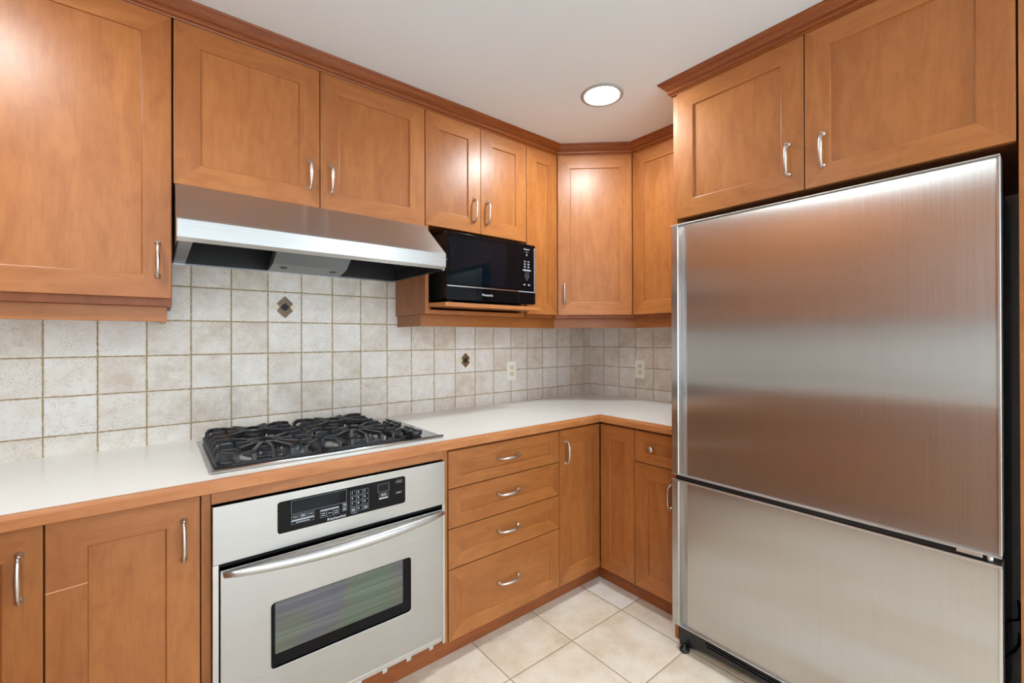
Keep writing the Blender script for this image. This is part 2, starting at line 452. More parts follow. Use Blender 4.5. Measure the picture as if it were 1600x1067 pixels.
def front(parent, x0, x1, z0, z1, name='door', stile=.073, rail=.073, th=.019, inset=.0065, hdl=None, mat=None, y=0):
    """mitred frame with a recessed flat panel; front face at y, facing -y; origin at its lower left corner"""
    mat = mat or MAPLE
    w, h = x1 - x0, z1 - z0; m = MB()
    st, rl = stile, rail
    O = [(0, 0), (w, 0), (w, h), (0, h)]; I = [(st, rl), (w - st, rl), (w - st, h - rl), (st, h - rl)]
    e = .0018
    K = [(st + e, rl + e), (w - st - e, rl + e), (w - st - e, h - rl - e), (st + e, h - rl - e)]
    ro = lambda: (random.uniform(0, 60), random.uniform(0, 60))
    for i in range(4):
        j = (i + 1) % 4; g = (1, 0, 0) if i in (0, 2) else (0, 0, 1); off = ro(); tn = random.uniform(.2, .8) + (.25 if i in (0, 2) else -.12)  # rails lightened, stiles darkened: grain sheen put into the random tone
        m.face([(O[i][0], 0, O[i][1]), (O[j][0], 0, O[j][1]), (I[j][0], 0, I[j][1]), (I[i][0], 0, I[i][1])], mat, g, off, tone=tn)
        m.face([(I[i][0], 0, I[i][1]), (I[j][0], 0, I[j][1]), (K[j][0], inset, K[j][1]), (K[i][0], inset, K[i][1])], mat, g, off, tone=tn)
        m.face([(O[i][0], th, O[i][1]), (O[j][0], th, O[j][1]), (O[j][0], 0, O[j][1]), (O[i][0], 0, O[i][1])], mat, g, off, tone=tn)
    m.face([(p[0], inset, p[1]) for p in K], mat, (0, 0, 1) if (name == 'door') else (1, 0, 0), ro(), tone=random.uniform(.3, .7))
    m.face([(p[0], th, p[1]) for p in O[::-1]], mat, (0, 0, 1), ro())
    o = m.build(name, parent, .0012, (x0, y, z0))
    if hdl:
        handle(o, hdl[0] - x0, 0, hdl[1] - z0, horiz=(name == 'drawer_front'))
    return o
def carcass(parent, w, d, z0, z1, x0=0, mat=None, y0=.0205):
    m = MB(); m.box(x0, x0 + w, y0, d, z0, z1, mat or CARC, (0, 0, 1)); return m.build('carcass', parent, .0008)

UP = .33
DT = 2.365; DB = 1.443
# --- back wall uppers
t = thing('wall_cabinet', 'tall maple wall cabinet at the far left, above the counter end', 'cabinet', (-3.165, -UP, 0))
m = MB(); m.box(0, .754, .0205, .328, 1.418, 2.42, CARC, (0, 0, 1)); m.box(.002, .752, .0195, .0206, 2.367, 2.42, CARC); m.build('carcass', t, .0008)
front(t, .200, .752, DB, DT, hdl=(-2.448 + 3.165, 1.566))
m = MB(); m.box(.001, .198, .0, .019, DB, DT, MAPLE, (0, 0, 1)); m.build('filler_panel', t, .001)

t = thing('wall_cabinet', 'short maple two-door wall cabinet directly above the range hood', 'cabinet', (-2.409, -UP, 0))
carcass(t, .913, .328, 1.828, 2.42, .001)
front(t, .002, .4565, 1.824, DT, hdl=(-1.989 + 2.409, 1.948))
front(t, .4595, .913, 1.824, DT, hdl=(-1.910 + 2.409, 1.948))

t = thing('wall_cabinet', 'maple wall cabinet with two small doors over the open microwave nook', 'cabinet', (-1.494, -UP, 0))
m = MB(); m.box(.001, .610, .0205, .328, 1.835, 2.42, CARC, (0, 0, 1))
m.build('carcass', t, .0008)
m = MB(); m.box(.0005, .0185, .003, .328, 1.424, 1.834, MAPLE, (0, 0, 1)); m.build('side_panel', t, .0008)
m = MB(); m.box(.592, .610, .0205, .328, 1.424, 1.834, CARC, (0, 0, 1)); m.build('side_panel', t, .0008)
m = MB(); m.box(.019, .5915, .003, .328, 1.424, 1.443, MAPLE, (1, 0, 0)); m.build('bottom_board', t, .0008)
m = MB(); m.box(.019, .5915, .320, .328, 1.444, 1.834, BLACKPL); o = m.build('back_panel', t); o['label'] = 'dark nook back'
front(t, .002, .3085, 1.834, DT, hdl=(-1.224 + 1.494, 1.947))
front(t, .3110, .610, 1.834, DT, hdl=(-1.146 + 1.494, 1.947))
sh = MB(); sh.prism([(-1.4745, -.012), (-1.4745, -.325), (-1.440, -.420), (-.862, -.420), (-.884, -.3305), (-.903, -.3305), (-.903, -.012)], 2, 1.456, 1.4745, MAPLE_EDGE)
o = sh.build('microwave_shelf', None, .001); tag(o, 'loose maple board with clipped corners carrying the microwave', 'shelf')
for x in (-1.4745, -.9215):
    cl = MB(); cl.box(x, x + .0185, -.31, -.02, 1.4432, 1.4557, CARC); cl.build('cleat', o)

t = thing('wall_cabinet', 'narrow tall maple wall cabinet right of the microwave', 'cabinet', (-.882, -UP, 0))
carcass(t, .236, .328, 1.424, 2.42, .001)
front(t, .002, .232, DB, DT, stile=.073)

# --- diagonal corner upper
A = Vector((-.648, -.33)); B = Vector((-.33, -.621)); dg = (B - A); ang = math.atan2(dg.y, dg.x)
t = thing('wall_cabinet', 'diagonal maple corner wall cabinet facing out from the room corner', 'cabinet', (A.x, A.y, 0), ang)
wd = dg.length
m = MB()
inv = Matrix.Rotation(-ang, 2)
loc2 = lambda x, y: tuple(inv @ (Vector((x, y)) - A))
poly = [loc2(-.6445, -.3115), loc2(-.6445, -.002), loc2(-.002, -.002), loc2(-.002, -.6185), loc2(-.3115, -.6185)]
poly[0] = (poly[0][0], .0205); poly[-1] = (poly[-1][0], .0205)
m.prism(poly, 2, 1.424, 2.42, CARC, (0, 0, 1)); m.build('carcass', t, .0008)
o = front(t, .003, wd - .003, DB, DT, hdl=(.040, 1.566))
# --- right wall upper
t = thing('wall_cabinet', 'amber maple wall cabinet between the corner cabinet and the fridge', 'cabinet', (-UP, -.6215, 0), -PI / 2)
carcass(t, .478, .328, 1.424, 2.42, .0015)
front(t, .002, .475, DB, DT)
# --- left wall uppers (facing the fridge)
t = thing('wall_cabinet', 'run of maple wall cabinets opposite the fridge', 'cabinet', (-3.168, -2.60, 0), PI / 2)
carcass(t, 2.25, .33, 1.424, 2.42, .001)
for i in range(4): front(t, .002 + i * .562, .562 + i * .562, DB, DT, hdl=(.04 + i * .562 if i % 2 else .52 + i * .562, 1.566))

# crown mouldings
CZ = 2.367
PROF = [(.0003, CZ - .002), (.002, CZ - .002), (.004, CZ + .003), (.013, CZ + .006), (.015, CZ + .009), (.0155, CZ + .014), (.015, CZ + .019),
        (.013, CZ + .0215), (.017, CZ + .0235), (.028, CZ + .032), (.037, CZ + .042), (.044, CZ + .0465), (.045, CZ + .049), (.045, CEIL), (.0003, CEIL)]
m = MB(); m.sweep([(-3.168, -2.6), (-3.168, -.33), (-.648, -.33), (-.33, -.621), (-.33, -1.098)], PROF, CROWNM)
tag(m.build('crown_moulding', None, .0005), 'stained crown moulding along the wall cabinets and across the corner', 'moulding')
m = MB(); m.sweep([(-.38, -1.099), (-.700, -1.099), (-.700, -2.70)], PROF, CROWNM)
tag(m.build('crown_moulding', None, .0005), 'stained crown moulding over the fridge cabinet with a pointed mitred end', 'moulding')

# light rails under the uppers
RZ0, RZ1 = 1.368, 1.4235
def rail(path, label):
    m = MB(); m.sweep(path, [(-.018, RZ0), (0, RZ0), (0, RZ1), (-.018, RZ1)], MAPLE)
    tag(m.build('light_rail', None, .0008), label, 'trim board')
rail([(-1.484, -.002), (-1.484, -.262), (-.612, -.262), (-.262, -.598), (-.262, -1.098)], 'maple light rail board under the microwave nook and corner cabinets')
RZ1 = 1.4175
rail([(-3.15, -.285), (-2.424, -.285), (-2.424, -.002)], 'maple light rail board under the far left wall cabinet')

# ------------------------------------------------------------------ base cabinets (door faces at y = -.62)
BZ0, BZ1 = .092, .856
BD = .62; BODY1 = .871
def base(name, label, x0, w, rot=0, y0=None):
    loc = (x0, -BD, 0) if rot == 0 else (-BD, y0, 0)
    t = thing(name, label, 'cabinet', loc, rot)
    carcass(t, w, BD - .002, .0905, BODY1, .001)
    return t
t = base('base_cabinet', 'maple base cabinet with its handle at the far left edge below the counter', -2.868, .206)
front(t, .002, .205, BZ0, .862, stile=.066, hdl=(-2.701 + 2.868, .748))
t = base('base_cabinet', 'maple base cabinet with a pale scratch across its door, left of the oven', -2.6615, .308)
dr = front(t, .002, .306, BZ0, .862, stile=.074, hdl=(-2.392 + 2.6615, .748))
SCR = plain('scratch', lin((226, 190, 150)), .6)
m = MB(); m.prism([(0.0, .601), (.0745, .6045), (.0745, .6062), (.0, .6026)], 1, -.0004, .0002, SCR); o = m.build('scratch', dr); o['label'] = 'pale scratch across the stile'
t = thing('oven_cabinet', 'maple cabinet framing the built-in oven under the cooktop', 'cabinet', (-2.3525, -BD, 0))
m = MB(); m.box(.001, .0245, .012, .618, .0905, BODY1, MAPLE, (0, 0, 1)); m.build('side_panel', t, .0008)
m = MB(); m.box(.784, .8065, .006, .618, .0905, BODY1, MAPLE, (0, 0, 1))
m.build('side_panel', t, .0008)
m = MB(); m.box(.0248, .7838, .004, .03, .829, BODY1, MAPLE_EDGE, (1, 0, 0)); m.build('top_rail', t, .0008)
m = MB(); m.box(.0248, .7838, .02, .60, .0905, .100, CARC); m.build('bottom_board', t)
t = base('drawer_cabinet', 'maple base cabinet with four drawers right of the oven', -1.5455, .6215)
for z0, z1, rl in ((.7045, .854, .047), (.5435, .7005, .055), (.3805, .5395, .055), (.092, .3765, .058)):
    front(t, .001, .6205, z0, z1, 'drawer_front', .060, rl, hdl=(-1.2365 + 1.5455, (z0 + z1) / 2 + .006))
t = base('base_cabinet', 'narrow maple base cabinet in the corner beside the drawers', -.9235, .302)
front(t, .002, .3010, BZ0, .854, stile=.066, hdl=(-.878 + .9235, .744))
t = base('base_cabinet', 'plain maple corner door without a handle, meeting the inside corner', 0, .2145, -PI / 2, -.6238)
front(t, .0005, .2135, BZ0, .854, stile=.060)
t = base('base_cabinet', 'maple base cabinet with a round-knob drawer beside the fridge', 0, .259, -PI / 2, -.839)
d = front(t, .002, .258, .7045, .854, 'drawer_front', .062, .050)
m = MB(); m.lathe([(.0075, 0), (.0075, .002), (.005, .006), (.0055, .012), (.0125, .017), (.0145, .022), (.013, .0265), (.007, .0295), (0, .030)], NICKEL, (0, 0, 0), (0, -1, 0), 24)
o = m.build('knob', d, 0, (.105 - .002, 0, .0765)); o['label'] = 'round nickel knob'
front(t, .002, .258, BZ0, .7005, 'door', .074, .074, hdl=(.200, .578))
# opposite run, seen only as reflections in the fridge
t = thing('base_cabinet', 'run of maple base cabinets opposite the fridge', 'cabinet', (-2.870, -2.60, 0), PI / 2)
carcass(t, 1.92, .628, .0905, BODY1, .001)
for i in range(4): front(t, .002 + i * .48, .48 + i * .48, BZ0, .854, hdl=(.05 + i * .48, .748))
# toe kicks
def kick(x0, x1, y0, y1, label, g):
    m = MB(); m.box(x0, x1, y0, y1, .0005, .0900, CARC, g); tag(m.build('toe_kick', None, .0006), label, 'toe kick')
kick(-2.80, -.5665, -.565, -.548, 'brown toe kick board under the oven and drawers', (1, 0, 0))
kick(-.565, -.548, -1.0985, -.548, 'brown toe kick board running from the corner to the fridge', (0, 1, 0))
kick(-2.822, -2.804, -2.60, -.548, 'brown toe kick board opposite the fridge', (0, 1, 0))

# ------------------------------------------------------------------ worktop
t = thing('worktop', 'off-white worktop with a maple front edge turning the corner', 'countertop', (0, 0, 0))
m = MB(); c0, c1 = .8725, .910
P_ = [(-3.498, -2.6), (-2.845, -2.6), (-2.845, -.645), (-.645, -.645), (-.645, -1.0975), (-.0005, -1.0975), (-.0005, -.0005), (-3.498, -.0005)]
m.prism(P_, 2, c0, c1, COUNTER); m.build('top_surface', t, .0)
m = MB(); m.sweep([(-2.845, -2.6), (-2.845, -.645), (-.645, -.645), (-.645, -1.0975)],
                  [(.0003, .8725), (.012, .8725), (.0132, .875), (.0132, .898), (.0118, .9005), (.0100, .9085), (.0088, .9100), (.0003, .9100)], MAPLE_EDGE)
o = m.build('wood_edging', t, .0004); o['label'] = 'maple edging strip'
m = MB(); d = .0009
m.prism([(-.645 - d, -.645 + d), (-.645 + d, -.645 - d), (-.36 + d, -.36 - d), (-.36 - d, -.36 + d)], 2, .9099, .9102, SEAM); o = m.build('seam', t); o['label'] = 'fine mitre seam in the corner'

# ------------------------------------------------------------------ cooktop
CX0, CX1, CY0, CY1 = -2.331, -1.548, -.594, -.050
t = thing('gas_cooktop', 'black four-burner gas cooktop set in the worktop', 'cooktop', (0, 0, .9103))
m = MB(); m.box(CX0, CX1, CY0 + .010, CY1, 0, .0035, COOK, (1, 0, 0)); m.build('steel_plate', t, .001)
m = MB(); m.tube([(CX0 + .004, CY0 + .004, .0056), (CX1 - .004, CY0 + .004, .0056)], .0055, STEEL_TRIM, 12)
o = m.build('front_trim', t); o['label'] = 'bright steel front trim'
m = MB(); m.box(-2.307, -1.628, -.572, -.070, .0036, .0060, COOK); m.build('burner_tray', t, .002)
BUR = [(-2.158, -.420, .040), (-2.158, -.175, .034), (-1.853, -.430, .050), (-1.853, -.175, .034)]
for bx, by, br in BUR:
    m = MB()
    m.lathe([(br + .028, .0062), (br + .024, .0085), (br + .004, .0085), (br + .002, .017), (br - .004, .020), (0, .020)], BURN, (bx, by, 0), seg=32)
    b = m.build('burner', t)
    m = MB(); m.lathe([(br, .0202), (br + .0015, .0235), (br - .002, .028), (br - .010, .0295), (0, .0295)], IRON, (bx, by, 0), seg=32); m.build('burner_cap', b)
    m = MB(); m.lathe([(.0022, .006), (.0022, .021), (.001, .023), (0, .023)], IVORY, (bx + br + .010, by - .006, 0), seg=10); m.build('igniter', b)
def rbar(m, pts, w, h):
    """rectangular cast bar through points (centre of top), width w, height h"""
    pts = [Vector(p) for p in pts]
    for a, b in zip(pts[:-1], pts[1:]):
        d = b - a; f = Vector((d.x, d.y, 0))
        if f.length < 1e-4: f = Vector((1, 0, 0)); s_ = Vector((0, 1, 0)); 
        else: f.normalize(); s_ = Vector((-f.y, f.x, 0))
        if abs(d.z) > f.length * 0 + .8 * d.length:   # upright
            x = f * (h / 2); y = s_ * (w / 2)
            q = [-x - y, x - y, x + y, -x + y]
            A_ = [a + v for v in q]; B_ = [b + v for v in q]
        else:
            e = f * (w * .35) if (b - a).length > w else Vector((0, 0, 0))
            q = [(-s_ * w / 2), (s_ * w / 2), (s_ * w / 2 * .75 - Vector((0, 0, h))), (-s_ * w / 2 * .75 - Vector((0, 0, h)))]
            A_ = [a - e + v for v in q]; B_ = [b + e + v for v in q]
        m.face(A_[::-1], IRON); m.face(B_, IRON)
        for i in range(4):
            j = (i + 1) % 4; m.face([A_[i], A_[j], B_[j], B_[i]], IRON)
def grate(x0, x1, cxs, label):
    y0, y1 = -.574, -.066; zt = .050; zb = .019
    g = MB(); w = .0105; h = .009
    rr = .030
    def corner(cx, cy, a0):
        return [(cx + rr * math.cos(math.radians(a0 + k * 30)), cy + rr * math.sin(math.radians(a0 + k * 30)), zb) for k in range(4)]
    loop = corner(x1 - rr, y1 - rr, 0) + corner(x0 + rr, y1 - rr, 90) + corner(x0 + rr, y0 + rr, 180) + corner(x1 - rr, y0 + rr, 270)
    rbar(g, loop + [loop[0]], .013, .013)
    ym = (y0 + y1) / 2
    for cy in (-.420, -.175):
        # open hexagon ring over the burner
        R = .052
        hexp = [(cxs + R * math.cos(math.radians(30 + 60 * k)), cy + R * .92 * math.sin(math.radians(30 + 60 * k)), zt) for k in range(7)]
        rbar(g, hexp, .011, .012)
        for sx, xe in ((-1, x0 + .007), (1, x1 - .007)):
            for dy in (-.088, 0, .088):
                yy = cy + dy
                tipx = cxs + sx * (R * .80 if dy else R * .45)
                tipy = cy + (dy * .36)
                g_pts = [(xe, yy, zb - .004), (xe - sx * .002, yy, zt - .010), (xe - sx * .012, yy, zt), (cxs + sx * .090, yy, zt), (tipx, cy + dy * .42, zt)]
                rbar(g, g_pts, .0125, .0135)
    for yy, sgn, cy in ((y0 + .007, 1, -.420), (y1 - .007, -1, -.175)):
        for dx in (-.055, .055):
            rbar(g, [(cxs + dx, yy, zb - .004), (cxs + dx, yy + sgn * .002, zt - .010), (cxs + dx * .95, yy + sgn * .012, zt), (cxs + dx * .42, cy - sgn * .048, zt)], .0125, .0135)
        rbar(g, [(x0 + .05, yy, zb + .0), (x0 + .05, yy, zt - .012), (x0 + .04, yy, zt), (x0 + .011, yy + sgn * .03, zt)], .009, .010)
        rbar(g, [(x1 - .05, yy, zb + .0), (x1 - .05, yy, zt - .012), (x1 - .04, yy, zt), (x1 - .011, yy + sgn * .03, zt)], .009, .010)
    rbar(g, [(x0 + .006, ym, zb), (x1 - .006, ym, zb)], .010, .011)
    rbar(g, [(cxs, -.472, zt), (cxs, -.545, zt), (cxs, -.568, zb)], .009, .010)
    for px in (x0 + .02, x1 - .02):
        for py in (y0 + .02, y1 - .02): g.lathe([(.006, .0062), (.006, zb - .008)], BLACKPL, (px, py, 0), seg=10)
    o = g.build('grate', t, .0022, merge=False); o['label'] = label; return o
grate(-2.308, -2.012, -2.158, 'left cast iron grate'); grate(-2.000, -1.704, -1.853, 'right cast iron grate')
for kx, ky in ((-1.652, -.288), (-1.650, -.350), (-1.656, -.484), (-1.654, -.549)):
    m = MB(); m.lathe([(.026, .0062), (.0255, .010), (.019, .013), (.0185, .015), (.0265, .018), (.0275, .030), (.0255, .0350), (0, .0355)], KNOBM, (kx, ky, 0), seg=28)
    m.box(kx - .0045, kx + .0045, ky - .020, ky + .022, .035, .0400, KNOBM); m.build('control_knob', t, .0008)

# ------------------------------------------------------------------ range hood
t = thing('range_hood', 'stainless steel under-cabinet range hood over the cooktop', 'range hood', (0, 0, 0))
hx0, hx1 = -2.404, -1.4955
prof = [(-.002, 1.8235), (-.333, 1.8235), (-.515, 1.674), (-.520, 1.668), (-.520, 1.615), (-.508, 1.603), (-.508, 1.6155), (-.512, 1.668), (-.33, 1.815), (-.002, 1.815)]
m = MB(); m.prism(prof, 0, hx0 + .0015, hx1 - .0015, STEEL_HOOD, (1, 0, 0)); m.build('canopy', t, .0008)
side = [(-.002, 1.823), (-.333, 1.823), (-.520, 1.670), (-.520, 1.615), (-.508, 1.603), (-.002, 1.603)]
for a, b in ((hx0, hx0 + .0014), (hx1 - .0014, hx1)):
    m = MB(); m.prism(side, 0, a, b, STEEL_HOOD, (0, 1, 0)); m.build('end_panel', t)
m = MB()
m.box(hx0 + .0015, hx1 - .0015, -.5065, -.002, 1.760, 1.7605, DARKCAV) if False else None
m.prism([(-.004, 1.606), (-.004, 1.79), (-.325, 1.79), (-.5075, 1.660), (-.5075, 1.6165), (-.5055, 1.6165), (-.5055, 1.658), (-.324, 1.786), (-.008, 1.786), (-.008, 1.606)], 0, hx0 + .003, hx1 - .003, DARKCAV)
m.box(hx0 + .003, hx0 + .006, -.50, -.008, 1.606, 1.66, DARKCAV); m.box(hx1 - .006, hx1 - .003, -.50, -.008, 1.606, 1.66, DARKCAV)
m.build('inner_liner', t)
m = MB(); m.box(hx0 + .006, hx0 + .040, -.500, -.010, 1.607, 1.652, GREYPAINT); m.build('inner_flange', t)
m = MB(); m.box(hx0, hx1, -.006, -.0005, 1.5990, 1.6055, STEEL_TRIM); o = m.build('rear_lip', t)
m = MB(); m.box(hx1 - .010, hx1, -.508, -.0065, 1.5995, 1.6028, STEEL_TRIM); m.build('bottom_lip', t)
m = MB()
bot = [(-2.080, -.018), (-1.778, -.018), (-1.818, -.235), (-2.100, -.235)]
topp = [(-2.060, -.018), (-1.800, -.018), (-1.800, -.315), (-2.085, -.315)]
b3 = [(x, y, 1.603) for x, y in bot]; t3 = [(x, y, 1.70) for x, y in topp]
m.face(b3, GREYPAINT); m.face(t3[::-1], GREYPAINT)
for i in range(4):
    j = (i + 1) % 4; m.face([b3[i], b3[j], t3[j], t3[i]], GREYPAINT)
hs = m.build('motor_housing', t, .002)
for sx in (-2.045, -1.850):
    m = MB(); m.box(sx - .011, sx + .011, -.165, -.135, 1.6005, 1.6035, SLOT); o = m.build('lamp_socket', hs); o['label'] = 'small dark square socket'
m = MB()
for k in range(9):      # worn raised lettering, too small in the photo to read
    w = (.004, .003, .005, .002, .004, .003, .004, .003, .004)[k]; x = -1.552 + k * .0066 + (.006 if k > 2 else 0)
    m.box(x, x + w, -.5203, -.5198, 1.6455, 1.6495, STEEL_TRIM)
m.build('embossed_badge', t)

# ------------------------------------------------------------------ oven
OY = -.6355
t = thing('wall_oven', 'stainless steel built-in oven with black control panel under the cooktop', 'oven', (0, 0, 0))
ox0, ox1 = -2.327, -1.569
m = MB(); m.box(ox0 + .012, ox1 - .012, -.612, -.06, .112, .815, BLACKPL); m.build('oven_body', t)
m = MB(); m.box(ox0, ox1, OY, -.6215, .658, .8265, STEEL_OV, (1, 0, 0))
cp = m.build('control_panel', t, .0015)
m = MB()
m.box(ox0, ox0 + .015, OY, -.6215, .112, .6575, STEEL_TRIM); m.build('side_trim', t, .001)
m = MB(); m.box(ox1 - .013, ox1, OY, -.6215, .112, .6575, STEEL_TRIM); m.build('side_trim', t, .001)
def rrect(x0, x1, z0, z1, r_, n=5):
    P = []
    for cx, cz, a0 in ((x1 - r_, z1 - r_, 0), (x0 + r_, z1 - r_, 90), (x0 + r_, z0 + r_, 180), (x1 - r_, z0 + r_, 270)):
        for k in range(n + 1):
            a = math.radians(a0 + 90 * k / n); P.append((cx + r_ * math.cos(a), cz + r_ * math.sin(a)))
    return P
m = MB(); m.prism(rrect(-2.163, -1.7355, .7015, .8045, .010), 1, OY - .0012, OY - .0001, STEEL_TRIM); m.build('panel_bezel', cp)
m = MB(); m.prism(rrect(-2.161, -1.7375, .7035, .8025, .009), 1, OY - .0025, OY - .0013, BLACKGL)
gp = m.build('control_glass', t, .0003); gy = OY - .0026
# printed outlines and keys
def outline(mb, x0, x1, z0, z1, w=.0007, mat=GREYMK):
    y0, y1 = gy - .0003, gy
    mb.box(x0, x1, y0, y1, z0, z0 + w, mat); mb.box(x0, x1, y0, y1, z1 - w, z1, mat)
    mb.box(x0, x0 + w, y0, y1, z0 + w, z1 - w, mat); mb.box(x1 - w, x1, y0, y1, z0 + w, z1 - w, mat)
m = MB(); outline(m, -2.122, -1.951, .7555, .7985); m.build('display_outline', gp)
m = MB(); m.box(-2.118, -1.975, gy - .0002, gy, .758, .796, LCD); o = m.build('display', gp); o['label'] = 'dark oven display'
m = MB(); outline(m, -1.853, -1.811, .747, .776) if False else None
outline(m, -1.842, -1.800, .7625, .7905); m.build('display_outline', gp)
m = MB(); m.box(-1.838, -1.804, gy - .0002, gy, .765, .788, LCD); m.build('display', gp)
def key(x0, x1, z0, z1, bars, solid=False):
    m = MB(); outline(m, x0, x1, z0, z1, .0006)
    if solid: m.box(x0 + .001, x1 - .001, gy - .0003, gy, z0 + .0015, z1 - .0015, WHITEMK)
    for k in range(bars):
        zz = z0 + (z1 - z0) * (k + 1) / (bars + 1)
        m.box(x0 + (x1 - x0) * .2, x1 - (x1 - x0) * .2, gy - .0003, gy, zz - .0007, zz + .0007, WHITEMK)
    m.build('key', gp)
for i in range(3): key(-2.122 + i * .0235, -2.1005 + i * .0235, .740, .7515, 2 if i == 1 else 1)
key(-2.122, -2.054, .7325, .7375, 0, True); key(-2.122, -2.054, .7235, .7315, 1)
key(-2.036, -1.976, .7435, .7485, 0, True)
for i in range(3): key(-2.036 + i * .0205, -2.0165 + i * .0205, .7225, .7425, 2 if i != 1 else 1)
for z in (.742, .7275): key(-1.965, -1.950, z, z + .012, 2)
for rr_ in range(4):
    for cc_ in range(3):
        x = -1.938 + cc_ * .0215; z = .7845 - rr_ * .0185
        n_ = '123456789'[rr_ * 3 + cc_] if rr_ < 3 else (None, '0', None)[cc_]
        m = MB(); outline(m, x, x + .0195, z - .013, z + .003, .0006)
        if n_ is None:
            for k in range(2): m.box(x + .004, x + .0155, gy - .0003, gy, z - .009 + k * .005, z - .0072 + k * .005, WHITEMK)
        o = m.build('key', gp)
        if n_: text('key_digit', n_, o, (x + .006, gy - .0003, z - .004), .010, WHITEMK)
key(-1.838, -1.804, .7450, .7575, 2); key(-1.838, -1.804, .7365, .7425, 0, True)
key(-1.775, -1.750, .7815, .7925, 1); key(-1.775, -1.752, .744, .750, 1)
text('brand_lettering', 'KitchenAid', gp, (-1.984, gy - .0003, .7118), .0115, WHITEMK, sx=1.15)
text('brand_lettering', 'SUPERBA', gp, (-1.925, gy - .0003, .7118), .0050, GREYMK)
# door
m = MB()
dx0, dx1, dz0, dz1 = -2.3085, -1.5845, .142, .640
wx0, wx1, wz0, wz1 = -2.179, -1.7165, .295, .497
def plate_hole(mb, o0, o1, hole, y0, y1, mat):
    n = len(hole); outer = []
    (x0, z0), (x1, z1) = o0, o1
    cx, cz = sum(p[0] for p in hole) / n, sum(p[1] for p in hole) / n
    # quads between the hole and a matching outer boundary
    q = n // 4
    cor = [(x1, z1), (x0, z1), (x0, z0), (x1, z0)]
    for s_ in range(4):
        seg = hole[s_ * q:(s_ + 1) * q]; nxt = hole[((s_ + 1) * q) % n]
        for a, b in zip(seg[:-1], seg[1:]):
            mb.face([(a[0], y0, a[1]), (b[0], y0, b[1]), (cor[s_][0], y0, cor[s_][1])], mat, (1, 0, 0))
        a = seg[-1]; c1, c2 = cor[s_], cor[(s_ + 1) % 4]
        mb.face([(a[0], y0, a[1]), (nxt[0], y0, nxt[1]), (c2[0], y0, c2[1]), (c1[0], y0, c1[1])], mat, (1, 0, 0))
        mb.face([(c1[0], y0, c1[1]), (c2[0], y0, c2[1]), (c2[0], y1, c2[1]), (c1[0], y1, c1[1])], mat, (1, 0, 0))
    for a, b in zip(hole, hole[1:] + hole[:1]):
        mb.face([(a[0], y0, a[1]), (a[0], y1, a[1]), (b[0], y1, b[1]), (b[0], y0, b[1])], mat)
plate_hole(m, (dx0, dz0), (dx1, dz1), rrect(wx0, wx1, wz0, wz1, .012), OY - .004, -.615, STEEL_OV)
od = m.build('door', t, .0012)
m = MB(); m.prism(rrect(wx0 + .0006, wx1 - .0006, wz0 + .0006, wz1 - .0006, .0115), 1, -.6335, -.616, BLACKGL); gl = m.build('window_frame', od); gl['label'] = 'black glass border of the oven window'
m = MB(); m.prism(rrect(wx0 + .012, wx1 - .030, wz0 + .040, wz1 - .004, .004), 1, -.6340, -.6336, OVGLASS); o = m.build('window_pane', od); o['label'] = 'greenish iridescent oven glass'
m = MB(); pts = []; rad = []
for k in range(25):
    u = k / 24; x = -2.300 + (u) * .716; s_ = math.sin(PI * u)
    pts.append((x, OY - .012 - .045 * s_ ** .8, .6290 + .0 * s_)); rad.append(.0075 + .0105 * s_ ** .6)
m.tube(pts, rad, SATIN, 20); o = m.build('door_handle', od); o['label'] = 'bowed satin steel handle'
# bottom vent strip
m = MB()
m.box(ox0 + .016, ox1 - .014, -.6340, -.6222, .1215, .1385, STEEL_TRIM); m.build('vent_trim', t, .001)
m = MB()
for k in range(8):
    x = ox0 + .04 + k * .0925
    m.box(x, x + .018, -.6345, -.6222, .1085, .1214, STEEL_TRIM)
m.build('vent_tab', t, .0008)

# ------------------------------------------------------------------ microwave
MX0, MX1, MZ0, MZ1, MY = -1.436, -.898, 1.486, 1.797, -.420
t = thing('microwave_oven', 'black countertop microwave oven on the open shelf', 'microwave', (0, 0, 0))
m = MB(); m.box(MX0 + .002, MX1 - .012, MY + .030, -.045, MZ0 + .004, MZ1 - .004, BLACKPL); m.build('body', t, .003)
m = MB(); m.prism(rrect(MX0, MX1 - .118, MZ0, MZ1, .008), 1, MY, MY + .0295, BLACKGL); d = m.build('door', t, .002)
m = MB(); m.box(MX0 + .004, MX1 - .1185, MY - .0012, MY - .0001, 1.5475, 1.5525, STEEL_TRIM); o = m.build('chrome_strip', d); o['label'] = 'thin chrome strip'
m = MB(); m.box(MX0 + .018, MX0 + .345, MY - .0010, MY - .0001, 1.565, 1.775, LCD); m.build('window_pane', d)
text('brand_lettering', 'Panasonic', d, (-1.208, MY - .0004, 1.518), .0165, WHITEMK)
m = MB(); m.prism(rrect(MX1 - .1165, MX1, MZ0, MZ1, .008), 1, MY + .0005, MY + .0295, BLACKGL); cpn = m.build('control_panel', t, .002)
m = MB(); m.box(MX1 - .010, MX1 - .0045, MY - .0006, MY + .0004, 1.555, 1.782, GREYMK); m.box(MX1 - .1160, MX1 - .003, MY - .0006, MY + .0004, 1.5475, 1.5525, GREYMK); m.build('edge_strip', cpn)
y_ = MY + .0003
text('brand_lettering', 'Panasonic', cpn, (-.958, y_, 1.771), .010, WHITEMK)
text('printed_label', 'INVERTER', cpn, (-.958, y_, 1.757), .0055, GREYMK)
m = MB(); m.box(-.960, -.9565, y_ - .0003, y_, 1.737, 1.747, WHITEMK); m.build('indicator_mark', cpn)
